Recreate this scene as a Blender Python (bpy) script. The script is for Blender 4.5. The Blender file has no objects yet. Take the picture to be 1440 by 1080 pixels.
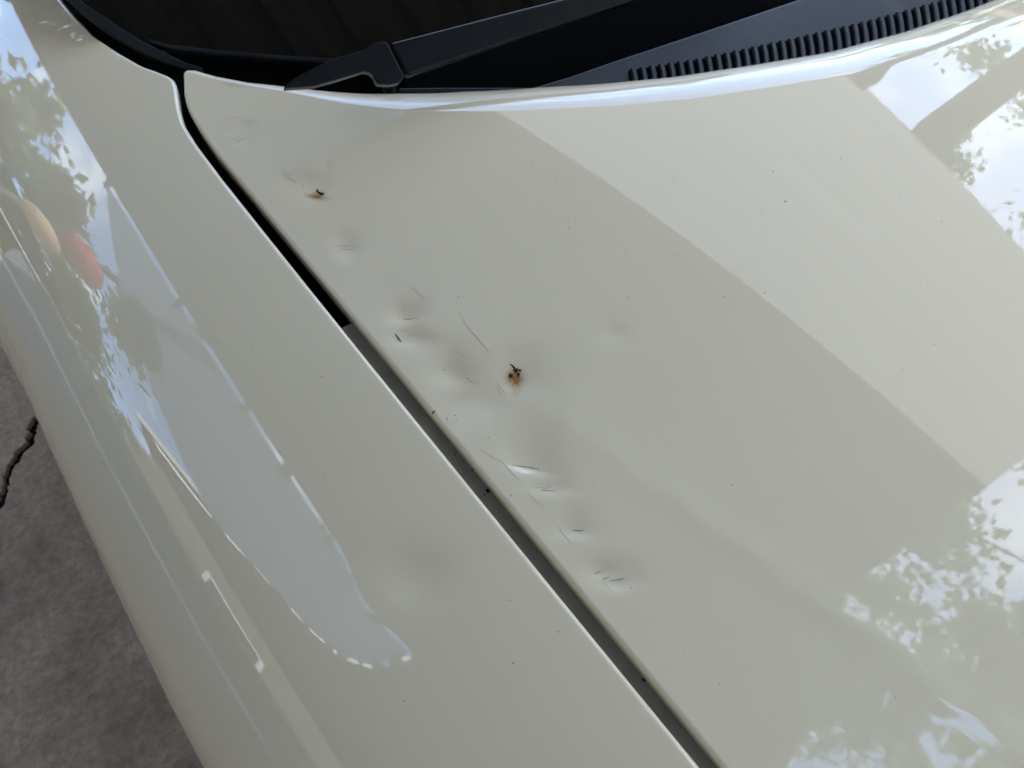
import bpy, math, random
import numpy as np
from mathutils import Vector

rad = math.radians
sc = bpy.context.scene
COL = sc.collection
random.seed(7)
rng = np.random.default_rng(7)

# ------------------------------------------------------------------ camera
PITCH, YAW = rad(57.0), rad(33.0)
FPX = 1040.0                                  # focal length in pixels of a 1440 px wide frame
c_f = np.array([math.sin(YAW)*math.cos(PITCH), math.cos(YAW)*math.cos(PITCH), -math.sin(PITCH)])
c_r = np.array([math.cos(YAW), -math.sin(YAW), 0.0])
c_u = np.cross(c_r, c_f)
C0 = np.array([-0.79908, -0.26036, 1.39938])
cam = bpy.data.cameras.new("camera")
cam.sensor_width = 36.0
cam.lens = 36.0*FPX/1440.0
cam.clip_start, cam.clip_end = 0.02, 400.0
cam.dof.use_dof = True
cam.dof.focus_distance = 0.60
cam.dof.aperture_fstop = 11.0
cam_ob = bpy.data.objects.new("camera", cam)
COL.objects.link(cam_ob)
cam_ob.location = C0
cam_ob.rotation_euler = (math.pi/2-PITCH, 0.0, -YAW)
sc.camera = cam_ob

# ------------------------------------------------------------------ light
SUN_EL, SUN_AZ = rad(60.0), rad(91.0)        # azimuth clockwise from +Y
w = bpy.data.worlds.new("World")
sc.world = w
w.use_nodes = True
nt = w.node_tree
bg = nt.nodes["Background"]
sky = nt.nodes.new("ShaderNodeTexSky")
sky.sky_type = 'NISHITA'
sky.sun_disc = False
sky.sun_elevation = SUN_EL
sky.sun_rotation = SUN_AZ
sky.air_density, sky.dust_density, sky.ozone_density = 1.0, 0.6, 1.0
# broken cloud over the whole sky: noise on a flat layer overhead
tcw = nt.nodes.new("ShaderNodeTexCoord")
sep = nt.nodes.new("ShaderNodeSeparateXYZ")
nt.links.new(tcw.outputs["Generated"], sep.inputs[0])
def wmath(op, a, b):
    x = nt.nodes.new("ShaderNodeMath"); x.operation = op
    for i, v in enumerate((a, b)):
        if hasattr(v, "node"): nt.links.new(v, x.inputs[i])
        else: x.inputs[i].default_value = v
    return x.outputs[0]
zz_ = wmath('ADD', wmath('MAXIMUM', sep.outputs[2], 0.0), 0.25)
cmb = nt.nodes.new("ShaderNodeCombineXYZ")
nt.links.new(wmath('DIVIDE', sep.outputs[0], zz_), cmb.inputs[0])
nt.links.new(wmath('DIVIDE', sep.outputs[1], zz_), cmb.inputs[1])
cn = nt.nodes.new("ShaderNodeTexNoise")
cn.inputs["Scale"].default_value = 2.3
cn.inputs["Detail"].default_value = 7
cn.inputs["Roughness"].default_value = 0.58
cof = nt.nodes.new("ShaderNodeVectorMath"); cof.operation = 'ADD'; cof.inputs[1].default_value = (0.6, 3.1, 0.0)
nt.links.new(cmb.outputs[0], cof.inputs[0])
nt.links.new(cof.outputs[0], cn.inputs["Vector"])
cr_ = nt.nodes.new("ShaderNodeValToRGB")
cr_.color_ramp.elements[0].position, cr_.color_ramp.elements[1].position = 0.53, 0.78
nt.links.new(cn.outputs[0], cr_.inputs[0])
cmx = nt.nodes.new("ShaderNodeMix"); cmx.data_type = 'RGBA'
nt.links.new(cr_.outputs[0], cmx.inputs[0])
nt.links.new(sky.outputs[0], cmx.inputs[6])
cmx.inputs[7].default_value = (7.6, 7.7, 7.8, 1)
nt.links.new(cmx.outputs[2], bg.inputs[0])
bg.inputs[1].default_value = 0.15
sl = bpy.data.lights.new("sun", 'SUN')
sl.energy = 2.2
sl.angle = rad(0.53)
sl.color = (1.0, 0.95, 0.86)
sun = bpy.data.objects.new("sun", sl)
COL.objects.link(sun)
sd = Vector((math.sin(SUN_AZ)*math.cos(SUN_EL), math.cos(SUN_AZ)*math.cos(SUN_EL), math.sin(SUN_EL)))
sun.location = sd*30
sun.rotation_euler = sd.to_track_quat('Z', 'Y').to_euler()

sc.view_settings.view_transform = 'Standard'
sc.view_settings.look = 'None'
sc.view_settings.exposure = 3.15
sc.view_settings.gamma = 1.0
sc.render.engine = 'CYCLES'
sc.cycles.use_denoising = True
try:
    sc.cycles.denoiser = 'OPENIMAGEDENOISE'
    sc.cycles.denoising_input_passes = 'RGB_ALBEDO_NORMAL'
except Exception:
    pass
sc.cycles.max_bounces = 10
sc.cycles.diffuse_bounces = 5
sc.cycles.glossy_bounces = 5
sc.cycles.sample_clamp_indirect = 8.0
sc.cycles.caustics_reflective = False
sc.cycles.caustics_refractive = False


# ------------------------------------------------------------------ helpers
def ray(px, py):
    d = c_f + (px-720)/FPX*c_r - (py-540)/FPX*c_u
    return d/np.linalg.norm(d)

def on_plane(px, py, p0, n):
    d = ray(px, py)
    n = np.asarray(n, float)
    return C0 + d*((np.asarray(p0)-C0)@n/(d@n))

def tag(o, label=None, cat=None, group=None, kind=None):
    if label: o["label"] = label
    if cat: o["category"] = cat
    if group: o["group"] = group
    if kind: o["kind"] = kind
    return o

def empty(name, loc, label, cat, group=None):
    o = bpy.data.objects.new(name, None)
    o.empty_display_size = 0.1
    o.location = loc
    COL.objects.link(o)
    return tag(o, label, cat, group)

def obj(name, verts, faces, m, parent=None, smooth=False, loc=None):
    """one mesh object; vertices in world space, re-based on the parent's location"""
    me = bpy.data.meshes.new(name)
    v = np.asarray(verts, float)
    base = np.zeros(3)
    q = parent
    while q is not None:
        base = base + np.array(q.location); q = q.parent
    own = np.zeros(3)
    if loc is not None:
        own = np.asarray(loc, float) - base
    v = v - base - own
    me.from_pydata(v.tolist(), [], [list(map(int, f)) for f in faces])
    me.validate()
    if smooth:
        me.polygons.foreach_set("use_smooth", [True]*len(me.polygons))
    if m is not None:
        me.materials.append(m)
    o = bpy.data.objects.new(name, me)
    o.location = own
    COL.objects.link(o)
    if parent is not None:
        o.parent = parent
    return o

def grid_faces(nr, nc, flip=False):
    i = np.arange(nr-1)[:, None]*nc + np.arange(nc-1)[None, :]
    f = np.stack([i, i+1, i+nc+1, i+nc], -1).reshape(-1, 4)
    return f[:, ::-1] if flip else f

def bevel(o, wdt, seg=2, ang=30):
    md = o.modifiers.new("bevel", 'BEVEL')
    md.width, md.segments = wdt, seg
    md.limit_method, md.angle_limit = 'ANGLE', rad(ang)
    return o

def prism(name, poly, dz, m, parent, smooth=False):
    """solid between a 3-D outline and the same outline pushed by dz"""
    p = np.asarray(poly, float)
    n = len(p)
    v = np.vstack([p, p+np.asarray(dz)])
    f = [list(range(n)), list(range(2*n-1, n-1, -1))]
    f += [[i, i+n, (i+1) % n+n, (i+1) % n] for i in range(n)]
    o = obj(name, v, f, m, parent, smooth)
    bm_fix(o)
    return o

def bm_fix(o):
    import bmesh
    b = bmesh.new(); b.from_mesh(o.data)
    bmesh.ops.recalc_face_normals(b, faces=b.faces)
    b.to_mesh(o.data); b.free()

def box(name, lo, hi, m, parent=None, bev=0.0):
    x0, y0, z0 = lo; x1, y1, z1 = hi
    v = [(x0,y0,z0),(x1,y0,z0),(x1,y1,z0),(x0,y1,z0),(x0,y0,z1),(x1,y0,z1),(x1,y1,z1),(x0,y1,z1)]
    f = [(0,3,2,1),(4,5,6,7),(0,1,5,4),(1,2,6,5),(2,3,7,6),(3,0,4,7)]
    o = obj(name, v, f, m, parent)
    if bev: bevel(o, bev)
    return o

def tube_mesh(pts, radii, seg=10):
    """a capped round tube through pts; returns verts, faces"""
    pts = [Vector(p) for p in pts]
    V, F = [], []
    for i, p in enumerate(pts):
        t = (pts[min(i+1, len(pts)-1)]-pts[max(i-1, 0)]).normalized()
        a = t.cross(Vector((0, 0, 1)))
        if a.length < 1e-3: a = t.cross(Vector((1, 0, 0)))
        a.normalize(); b = t.cross(a)
        for k in range(seg):
            an = 2*math.pi*k/seg
            V.append(tuple(p + (a*math.cos(an)+b*math.sin(an))*radii[i]))
    for i in range(len(pts)-1):
        for k in range(seg):
            F.append((i*seg+k, i*seg+(k+1) % seg, (i+1)*seg+(k+1) % seg, (i+1)*seg+k))
    F.append(tuple(range(seg))[::-1]); F.append(tuple(range((len(pts)-1)*seg, len(pts)*seg)))
    return V, F


# ------------------------------------------------------------------ materials
def mat(name, col, rough=0.5, metal=0.0, spec=0.5, coat=0.0, coat_rough=0.02):
    m = bpy.data.materials.new(name); m.use_nodes = True
    b = m.node_tree.nodes["Principled BSDF"]
    b.inputs["Base Color"].default_value = (*col, 1)
    b.inputs["Roughness"].default_value = rough
    b.inputs["Metallic"].default_value = metal
    b.inputs["Specular IOR Level"].default_value = spec
    b.inputs["Coat Weight"].default_value = coat
    b.inputs["Coat Roughness"].default_value = coat_rough
    return m

class NT:
    def __init__(s, m):
        s.t = m.node_tree; s.b = s.t.nodes["Principled BSDF"]; s.out = s.t.nodes["Material Output"]
        s.co = s.t.nodes.new("ShaderNodeTexCoord").outputs["Object"]
    def n(s, typ, **kw):
        x = s.t.nodes.new(typ)
        for k, v in kw.items():
            if k in x.inputs.keys():
                if hasattr(v, "node"): s.t.links.new(v, x.inputs[k])
                else: x.inputs[k].default_value = v
            else: setattr(x, k, v)
        return x
    def l(s, a, b): s.t.links.new(a, b)
    def noise(s, scale, detail=4, rough=0.6, co=None):
        return s.n("ShaderNodeTexNoise", Vector=co or s.co, Scale=scale, Detail=detail, Roughness=rough).outputs[0]
    def ramp(s, fac, stops):
        r = s.n("ShaderNodeValToRGB", Fac=fac)
        e = r.color_ramp.elements
        while len(e) < len(stops): e.new(0.5)
        for x, (p, c) in zip(e, stops):
            x.position = p; x.color = (*c, 1) if len(c) == 3 else c
        return r.outputs[0]
    def math(s, op, a, b=None, c=None):
        x = s.t.nodes.new("ShaderNodeMath"); x.operation = op
        for i, v in enumerate((a, b, c)):
            if v is None: continue
            if hasattr(v, "node"): s.l(v, x.inputs[i])
            else: x.inputs[i].default_value = v
        return x.outputs[0]
    def mix(s, fac, a, b, blend='MIX'):
        x = s.t.nodes.new("ShaderNodeMix"); x.data_type = 'RGBA'; x.blend_type = blend
        for i, v in ((0, fac), (6, a), (7, b)):
            if hasattr(v, "node"): s.l(v, x.inputs[i])
            else: x.inputs[i].default_value = v if i == 0 else (*v, 1)
        return x.outputs[2]
    def bump(s, h, strength, dist, to="Normal"):
        b = s.n("ShaderNodeBump", Strength=strength, Distance=dist, Height=h)
        s.l(b.outputs[0], s.b.inputs[to])
        return b.outputs[0]

PAINT = (0.630, 0.517, 0.348)
def paint_mat(name, stain=False):
    m = mat(name, PAINT, rough=0.5, spec=0.0, coat=1.0, coat_rough=0.012)
    k = NT(m)
    k.b.inputs["Coat IOR"].default_value = 1.52
    big = k.noise(6.0, 3, 0.6)
    col = k.mix(k.math('MULTIPLY', big, 0.30), PAINT, tuple(c*0.86 for c in PAINT))
    # dust and dirt specks lying on the paint: two sizes
    for scale, rad_, dens, strength in ((85.0, 0.055, 0.55, 0.75), (210.0, 0.10, 0.70, 0.35), (33.0, 0.024, 0.55, 0.65)):
        v = k.n("ShaderNodeTexVoronoi", Vector=k.co, Scale=scale)
        pick = k.n("ShaderNodeSeparateColor", Color=v.outputs["Color"])
        r = k.math('MULTIPLY', pick.outputs[1], rad_)
        on = k.math('LESS_THAN', v.outputs["Distance"], r)
        keep = k.math('GREATER_THAN', pick.outputs[0], dens)
        f = k.math('MULTIPLY', k.math('MULTIPLY', on, keep), strength)
        col = k.mix(f, col, (0.14, 0.115, 0.075))
    if stain:
        a = k.n("ShaderNodeAttribute", attribute_name="stain")
        nz = k.noise(420.0, 4, 0.6)
        f = k.math('MULTIPLY', a.outputs["Fac"], k.math('MULTIPLY_ADD', nz, 1.6, -0.15))
        f2 = k.n("ShaderNodeClamp", Value=f).outputs[0]
        col = k.mix(f2, col, (0.30, 0.14, 0.04))
        a2 = k.n("ShaderNodeAttribute", attribute_name="grime")
        nz2 = k.ramp(k.n("ShaderNodeTexNoise", Vector=k.n("ShaderNodeMapping", Vector=k.co, Scale=(90, 420, 200), Rotation=(0, 0, rad(32))).outputs[0], Scale=1.0, Detail=3).outputs[0], [(0.50, (0, 0, 0)), (0.75, (1, 1, 1))])
        f3 = k.n("ShaderNodeClamp", Value=k.math('MULTIPLY', a2.outputs["Fac"], nz2)).outputs[0]
        col = k.mix(k.math('MULTIPLY', f3, 0.6), col, (0.33, 0.30, 0.20))
    k.l(col, k.b.inputs["Base Color"])
    dust = k.noise(38.0, 5, 0.7)
    k.l(k.math('MULTIPLY_ADD', dust, 0.012, 0.0), k.b.inputs["Coat Roughness"])
    peel = k.noise(260.0, 2, 0.5)
    k.bump(peel, 0.03, 0.0003, "Coat Normal")
    return m

M_hood = paint_mat("cream_white_hood_paint", True)
M_body = paint_mat("cream_white_body_paint")
def plastic(name, col, rough, scale=900.0, strength=0.25, spec=0.13):
    m = mat(name, col, rough, spec=spec)
    k = NT(m)
    k.bump(k.noise(scale, 3), strength, 0.0006)
    d = k.noise(24.0, 5, 0.7)
    c2 = tuple(min(1, c*1.7+0.006) for c in col)
    k.l(k.mix(d, tuple(c*0.75 for c in col), c2), k.b.inputs["Base Color"])
    return m
M_cowl = plastic("dusty_black_cowl_plastic", (0.0075, 0.0075, 0.0077), 0.45)
M_slat = plastic("black_grille_plastic", (0.012, 0.012, 0.012), 0.45)
M_arm = plastic("satin_black_wiper_metal", (0.0050, 0.0050, 0.0053), 0.30, 1500, 0.10)
M_rubber = plastic("black_rubber", (0.010, 0.010, 0.010), 0.55)
M_dark = mat("flat_black", (0.002, 0.002, 0.002), 0.9, spec=0.03)  # near-black for shaded recesses, also dirt lumps and a chip
M_rail = plastic("grey_inner_fender", (0.150, 0.128, 0.098), 0.7, 500, 0.3)
M_glass = mat("dark_windscreen_glass", (0.004, 0.0045, 0.004), 0.02, spec=0.5)
M_rust = mat("dark_rust", (0.040, 0.016, 0.006), 0.85, spec=0.1)
M_scr = mat("dirty_scratch", (0.42, 0.36, 0.27), 0.7, spec=0.2)
M_chip = mat("bare_chip", (0.18, 0.15, 0.11), 0.7, spec=0.2)

# ------------------------------------------------------------------ car body surfaces
CX = 0.10                                     # centre line of the car
def H(x, y):
    q = np.maximum(np.abs(x-CX)-CX, 0.0)
    return 0.965 + 0.13*y - 0.10*y*y - 0.5*0.22*q*q - 2.2*np.maximum(-0.46-y, 0)**2

def unp(px, py):
    d = ray(px, py); t = 0.5
    for _ in range(40):
        p = C0+t*d
        x_, y_ = p[0], p[1]
        q = max(abs(x_-CX)-CX, 0.0)
        h = 0.965+0.13*y_-0.10*y_*y_-0.11*q*q-2.2*max(-0.46-y_, 0)**2
        g = (p[2]-h)/max(0.2, -d[2])*0.85
        t += g
        if abs(g) < 1e-7: break
    return C0+t*d

def smooth_curve(px_list):
    return np.array([unp(*q) for q in px_list])

HOOD_PX = [(257,100),(258,133),(263,152),(277,177),(300,210),(333,250),(377,303),(422,358),(480,429),(547,507),(608,580),(667,653),(719,720),(960,1011),(1016,1079)]
FEND_PX = [(88,0),(107,23),(133,50),(167,73),(200,92),(227,102),(243,109),(248,119),(252,150),(258,173),(277,203),(320,260),(360,307),(398,358),(480,462),(547,542),(613,623),(693,720),(960,1049),(985,1079)]
BAND_PX = [(262,101),(270,101),(300,110),(350,120),(400,127),(480,145),(580,154),(647,156),(713,155),(860,148),(981,137),(1102,119),(1222,99),(1343,66),(1440,32)]

def edge_fn(px_list, ysplit, y0, ext_rear=None):
    P = smooth_curve(px_list)
    P = P[np.argsort(P[:, 1])]
    lo = P[P[:, 1] < ysplit]
    q = np.polyfit(lo[:, 1], lo[:, 0], 2)
    yy = np.linspace(y0, 1.3, 1901)
    xs = np.interp(yy, P[:, 1], P[:, 0])
    xs = np.where(yy < ysplit-0.03, np.polyval(q, np.maximum(yy, -0.32)) + np.minimum(yy+0.32, 0)*(-0.05), xs)
    if ext_rear is not None:
        last = P[-1]
        xs = np.where(yy > last[1], last[0]+(yy-last[1])*ext_rear, xs)
    k = 13
    xs = np.convolve(np.pad(xs, k//2, mode='edge'), np.ones(k)/k, 'valid')
    return lambda y: np.interp(y, yy, xs)
hood_edge = edge_fn(HOOD_PX, 0.36, -0.9, -0.05)
fend_edge = edge_fn(FEND_PX, 0.36, -0.9, -0.02)

BP = smooth_curve(BAND_PX)
bx = np.concatenate([[-0.80], BP[:, 0], [0.10]]); by = np.concatenate([[BP[0, 1]+(BP[0, 0]+0.80)*0.4], BP[:, 1], [0.052]])
_xx = np.linspace(-0.85, 0.10, 951)
_yy = np.interp(_xx, bx, by)
_k = 41
_pad = np.concatenate([_yy[:_k//2][::-1]*0+_yy[0], _yy, _yy[-_k//2+1:][::-1]*0+_yy[-1]])
_ys = np.convolve(_pad, np.ones(_k)/_k, 'valid')[:951]
_wt = np.clip((_xx+0.70)/0.06, 0, 1)
_ys = _yy*(1-_wt)+_ys*_wt
def rear_y(x):
    return np.interp(CX-np.abs(np.asarray(x)-CX), _xx, _ys)
def rear_R(x):
    q = CX-np.abs(np.asarray(x)-CX)
    return np.interp(q, [-0.72, -0.67, -0.64, -0.61, -0.57, -0.52, -0.46, 0.1], [0.007, 0.009, 0.018, 0.038, 0.060, 0.077, 0.083, 0.086])
def front_y(x):
    return -0.72 + 0.28*((np.asarray(x)-CX)/0.8)**2*0.5

# dents: px, py of the middle, along-angle in the picture (deg), half length mm, half width behind / in front mm, depth mm
DENTS = [
    (340,180, 8, 14, 9, 6, 0.5), (340,196, 0, 12, 8, 6, 0.3),
    (412,252,-18, 16, 12, 8, 0.5), (438,262, 20, 16, 10, 12, 0.6), (447,271, 25, 9, 8, 7, 0.2), (462,230, 60, 6, 5, 4, 0.3),
    (478,337, 15, 11, 9, 6, 0.45), (488,351, 5, 13, 10, 6, 0.75),
    (574,444, 4, 14, 13, 5.5, 1.5), (572,468, -3, 13, 8, 7, 1.0), (590,480, -8, 17, 8, 10, 0.75),
    (628,520, -10, 16, 18, 9, 1.2), (650,525, 8, 12, 10, 7, 0.8),
    (690,572, 4, 16, 24, 9, 1.15), (650,572, -8, 16, 18, 9, 0.8),
    (724,525, 40, 22, 18, 18, 1.6), (724,527, 40, 6, 4, 4, 0.6),
    (740,655, -8, 18, 34, 4.6, 1.2), (745,620, 0, 26, 22, 20, 0.8),
    (770,688, -6, 15, 12, 4.2, 0.9), (808,746, -4, 15, 14, 4.4, 0.95),
    (840,806, 18, 9, 7, 3, 0.7), (866,816, 5, 15, 15, 4.2, 1.0),
    (858,468, 30, 11, 10, 7, 0.55), (780,600, 35, 30, 14, 22, -0.5),
    (640,560, 0, 34, 30, 30, 0.8), (520,400, 50, 40, 22, 22, 0.6),
]
_DC = []
for (px, py, ang, sa, sb, sf, dep) in DENTS:
    c = unp(px, py); a = rad(ang)
    e = unp(px+20*math.cos(a), py-20*math.sin(a))-c
    _DC.append((c[0], c[1], *(e[:2]/np.linalg.norm(e[:2])), sa*1e-3, sb*0.95e-3, sf*1.30e-3, dep*2.2e-3))
_r0, _r1 = unp(790, 595)[:2], unp(1215, 890)[:2]
_rt = (_r1-_r0)/np.linalg.norm(_r1-_r0); _rl = np.linalg.norm(_r1-_r0)
def dent_dz(x, y):
    x = np.asarray(x, float); y = np.asarray(y, float)
    dz = np.zeros_like(x)
    # irregular rims: bend the coordinates a little
    x, y = (x+0.0022*np.sin(95*y+1.5*np.sin(60*x+1)), y+0.0024*np.sin(90*x+1.0+1.5*np.sin(70*y))+0.0006*np.sin(230*x-150*y))
    for (c0, c1, t0, t1, sa, sb, sf, dep) in _DC:
        m = (np.abs(x-c0) < 0.12) & (np.abs(y-c1) < 0.12)
        if not m.any(): continue
        xx_, yy_ = x[m]-c0, y[m]-c1
        u = (xx_*t0+yy_*t1)/sa
        v = -xx_*t1+yy_*t0
        vb = np.where(v > 0, v/sb, v/sf)
        dz[m] -= dep*np.exp(-u*u-vb*vb)
    # faint pressed ridge running forward along the bonnet
    t = ((x-_r0[0])*_rt[0]+(y-_r0[1])*_rt[1])/_rl
    v = -(x-_r0[0])*_rt[1]+(y-_r0[1])*_rt[0]
    dz += 0.0007*np.exp(-(v/0.013)**2)/(1+np.exp(-(t-0.05)*14))
    return dz

def stain_at(x, y, spots):
    s = np.zeros_like(x)
    for (px, py, r1, r2, ang, amp) in spots:
        c = unp(px, py); a = rad(ang)
        e = unp(px+20*math.cos(a), py-20*math.sin(a))-c
        t = e[:2]/np.linalg.norm(e[:2]); n = np.array([-t[1], t[0]])
        u = ((x-c[0])*t[0]+(y-c[1])*t[1])/(r1*1e-3); v = ((x-c[0])*n[0]+(y-c[1])*n[1])/(r2*1e-3)
        s += amp*np.exp(-(u*u+v*v))
    return s
STAIN = [(724,525,5,5,0,0.9),(724,530,6,6,0,1.1),(726,545,4,7,0,0.45),(445,276,9,2.6,-12,1.2),(446,272,5,3.5,0,0.9),(648,536,9,4,0,0.16),(702,656,9,4,0,0.10),(330,120,16,2.5,-8,0.35)]
GRIME = [(338,193,14,8,0,0.9),(570,466,12,4,0,0.9),(485,345,12,5,0,0.7),(765,686,12,4,0,0.7),(410,250,12,5,-15,0.6),(462,232,4,5,0,0.8),(632,588,8,7,0,0.5),(665,536,9,5,0,0.8),(340,175,12,10,0,0.5)]

# the car's Empty stands on the floor under the nose
car = empty("car", (CX, 0.0, 0.0), "cream white car with a row of dents and rust spots along its bonnet edge", "car")

# ---- bonnet
def frac(dense):
    out = [0.0]
    for step, end in dense:
        n = max(1, int(round((end-out[-1])/step)))
        out += list(out[-1]+(end-out[-1])*np.arange(1, n+1)/n)
    return np.array(out)
U = frac([(0.0011, 0.16), (0.0035, 0.60), (0.016, 1.0)])
V = 1-frac([(0.0019, 0.74), (0.012, 1.0)])[::-1]
V = np.sort(V)
RE = 0.0040
uu, vv = np.meshgrid(U, V)
y = np.full_like(uu, 0.0)
for _ in range(60):
    xl = hood_edge(y)+RE
    x = xl+(2*CX-2*xl)*uu
    y = y*0.4+0.6*(front_y(x)+(rear_y(x)-front_y(x))*vv)
z = H(x, y)
base = np.stack([x, y, z+dent_dz(x, y)], -1)
stain = stain_at(x, y, STAIN); grime = stain_at(x, y, GRIME)
# side rolls: columns added outside both edges
side = [(RE*math.sin(a), -RE*(1-math.cos(a))) for a in np.linspace(0, math.pi/2, 8)[1:]] + [(RE, -0.016), (RE-0.003, -0.019), (RE-0.03, -0.020)]
lc = [base[:, :1]+np.array([-dx, 0, dz]) for dx, dz in side][::-1]
rc = [base[:, -1:]+np.array([dx, 0, dz]) for dx, dz in side]
G = np.concatenate(lc+[base]+rc, 1)
ns = len(side)
padc = lambda a: np.pad(a, ((0, 0), (ns, ns)), mode='edge')
stain, grime = padc(stain), padc(grime)
# rear roll: rows added behind the rear line
xr = np.pad(x[-1], ns, mode='edge')
Rr = rear_R(xr)
sl_ = (rear_y(xr+0.002)-rear_y(xr-0.002))/0.004
nx, ny = -sl_/np.sqrt(1+sl_**2), 1/np.sqrt(1+sl_**2)
hs = 0.13-0.2*G[-1, :, 1]
rows = []
for a in np.concatenate([np.linspace(0, 0.95, 26)[1:], ]):
    d = Rr*np.sin(a)
    rows.append(np.stack([G[-1, :, 0]+nx*d, G[-1, :, 1]+ny*d, G[-1, :, 2]+hs*ny*d-Rr*(1-np.cos(a))], -1)[None])
last = rows[-1][0]
rows.append((last+np.stack([nx*0.004, ny*0.004, np.full_like(nx, -0.006)], -1))[None])
rows.append((last+np.stack([nx*0.004, ny*0.004, np.full_like(nx, -0.012)], -1))[None])
rows.append((last+np.stack([-nx*0.02, -ny*0.02, np.full_like(nx, -0.016)], -1))[None])
frow = [ (G[:1]+np.array([0, -0.006, -0.010])), (G[:1]+np.array([0, -0.006, -0.03])) ]
G = np.concatenate(frow[::-1]+[G]+rows, 0)
stain = np.pad(stain, ((2, len(rows)), (0, 0)), mode='edge'); grime = np.pad(grime, ((2, len(rows)), (0, 0)), mode='edge')
hood = obj("bonnet", G.reshape(-1, 3), grid_faces(*G.shape[:2]), M_hood, car, True)
for nm, arr in (("stain", stain), ("grime", grime)):
    at = hood.data.attributes.new(nm, 'FLOAT', 'POINT'); at.data.foreach_set("value", arr.reshape(-1).astype(np.float32))
hood["label"] = "cream white bonnet panel with small dents, scratches and rust spots beside its gap"

# ---- fender
FG = smooth_curve(FEND_PX)
_m = FG[:, 1] < 0.38
gl = np.polyfit(FG[_m][:, 1], FG[_m][:, 0], 1)
S = np.concatenate([np.linspace(-0.10, 0.62, 361)])
def fender_theta(yv):
    wd = np.interp(yv, [-0.4, 0.0, 0.2, 0.35, 0.5, 0.9], [1.17, 1.125, 1.075, 1.03, 1.015, 1.0])
    th = np.interp(S, [-0.10, 0.0, 0.14*wd, 0.34*wd, 0.45*wd, 0.62], [rad(8.5), rad(12), rad(22), rad(80), rad(88), rad(92)])
    k = 31
    return np.convolve(np.pad(th, k//2, mode='edge'), np.ones(k)/k, 'valid')
def fender_section(yv):
    th = fender_theta(yv)
    ds = S[1]-S[0]
    X = np.concatenate([[0], np.cumsum(np.cos(0.5*(th[1:]+th[:-1])))*ds]); Z = np.concatenate([[0], np.cumsum(np.sin(0.5*(th[1:]+th[:-1])))*ds])
    i0 = np.interp(0.0, S, np.arange(len(S)))
    X -= np.interp(i0, np.arange(len(S)), X); Z -= np.interp(i0, np.arange(len(S)), Z)
    x0 = np.polyval(gl, yv)
    return x0-X, H(x0, yv)-Z, X
FE = 0.0035
def make_fender(mirror=False):
    ysamp = np.concatenate([np.linspace(-0.62, -0.36, 14)[:-1], np.linspace(-0.36, 0.40, 200)[:-1], np.linspace(0.40, 0.62, 110)[:-1], np.linspace(0.62, 1.05, 60)])
    rows = []
    for yv in ysamp:
        xs, zs, X = fender_section(yv)
        x0 = np.polyval(gl, yv)
        s0 = np.interp(x0-(fend_edge(yv)-FE), X, S)
        t = np.concatenate([[0, .002, .005, .01], np.linspace(0.02, 1, 110)])
        ss = s0+(0.60-s0)*t
        px_, pz_ = np.interp(ss, S, xs), np.interp(ss, S, zs)
        # a soft dent near the bonnet gap
        dd = np.zeros_like(px_)
        c = unp(580, 805)
        dd -= 0.0026*np.exp(-(((px_-c[0])*0.8+(yv-c[1])*0.6)/0.019)**2-(((px_-c[0])*-0.6+(yv-c[1])*0.8)/0.024)**2)
        pz_ = pz_+dd
        lip = [(FE*math.sin(a), -FE*(1-math.cos(a))) for a in np.linspace(0, math.pi/2, 7)[1:]]+[(FE, -0.014), (FE-0.02, -0.016)]
        lx = [px_[0]+a for a, b in lip][::-1]; lz = [pz_[0]+b for a, b in lip][::-1]
        # wheel-arch lip and side below
        ex = [px_[-1]+0.002, px_[-1]+0.01]; ez = [pz_[-1]-0.06, pz_[-1]-0.16]
        X_ = np.concatenate([lx, px_, ex]); Z_ = np.concatenate([lz, pz_, ez])
        if mirror: X_ = 2*CX-X_
        rows.append(np.stack([X_, np.full_like(X_, yv), Z_], -1))
    G = np.stack(rows)
    o = obj("fender", G.reshape(-1, 3), grid_faces(*G.shape[:2], flip=not mirror), M_body, car, True)
    return o
fender = make_fender()
make_fender(True)

# ---- black sheet added under the gap to stop light, and the grey inner rail
yy = np.linspace(-0.60, 0.60, 61)
V_, F_ = [], []
for yv in yy:
    e = min(hood_edge(min(yv, 0.47)), -0.60); zz = float(H(e, yv))
    V_ += [(e-0.07, yv, zz-0.05), (e+0.09, yv, zz-0.05)]
F_ = [(2*i, 2*i+1, 2*i+3, 2*i+2) for i in range(len(yy)-1)]
obj("gap_light_stop", V_, F_, M_dark, car)
yr = np.linspace(-0.60, unp(487, 444)[1], 50)
V_ = []
for yv in yr:
    e = hood_edge(yv); zz = float(H(e, yv))-0.012
    V_ += [(e-0.030, yv, zz), (e+0.022, yv, zz), (e+0.022, yv, zz-0.012), (e-0.030, yv, zz-0.012)]
F_ = [(4*i+a, 4*i+(a+1) % 4, 4*i+4+(a+1) % 4, 4*i+4+a) for i in range(len(yr)-1) for a in range(4)]
F_ += [(0, 1, 2, 3), tuple(4*(len(yr)-1)+q for q in (3, 2, 1, 0))]
rail = obj("inner_fender_rail", V_, F_, M_rail, car); bm_fix(rail)
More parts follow.
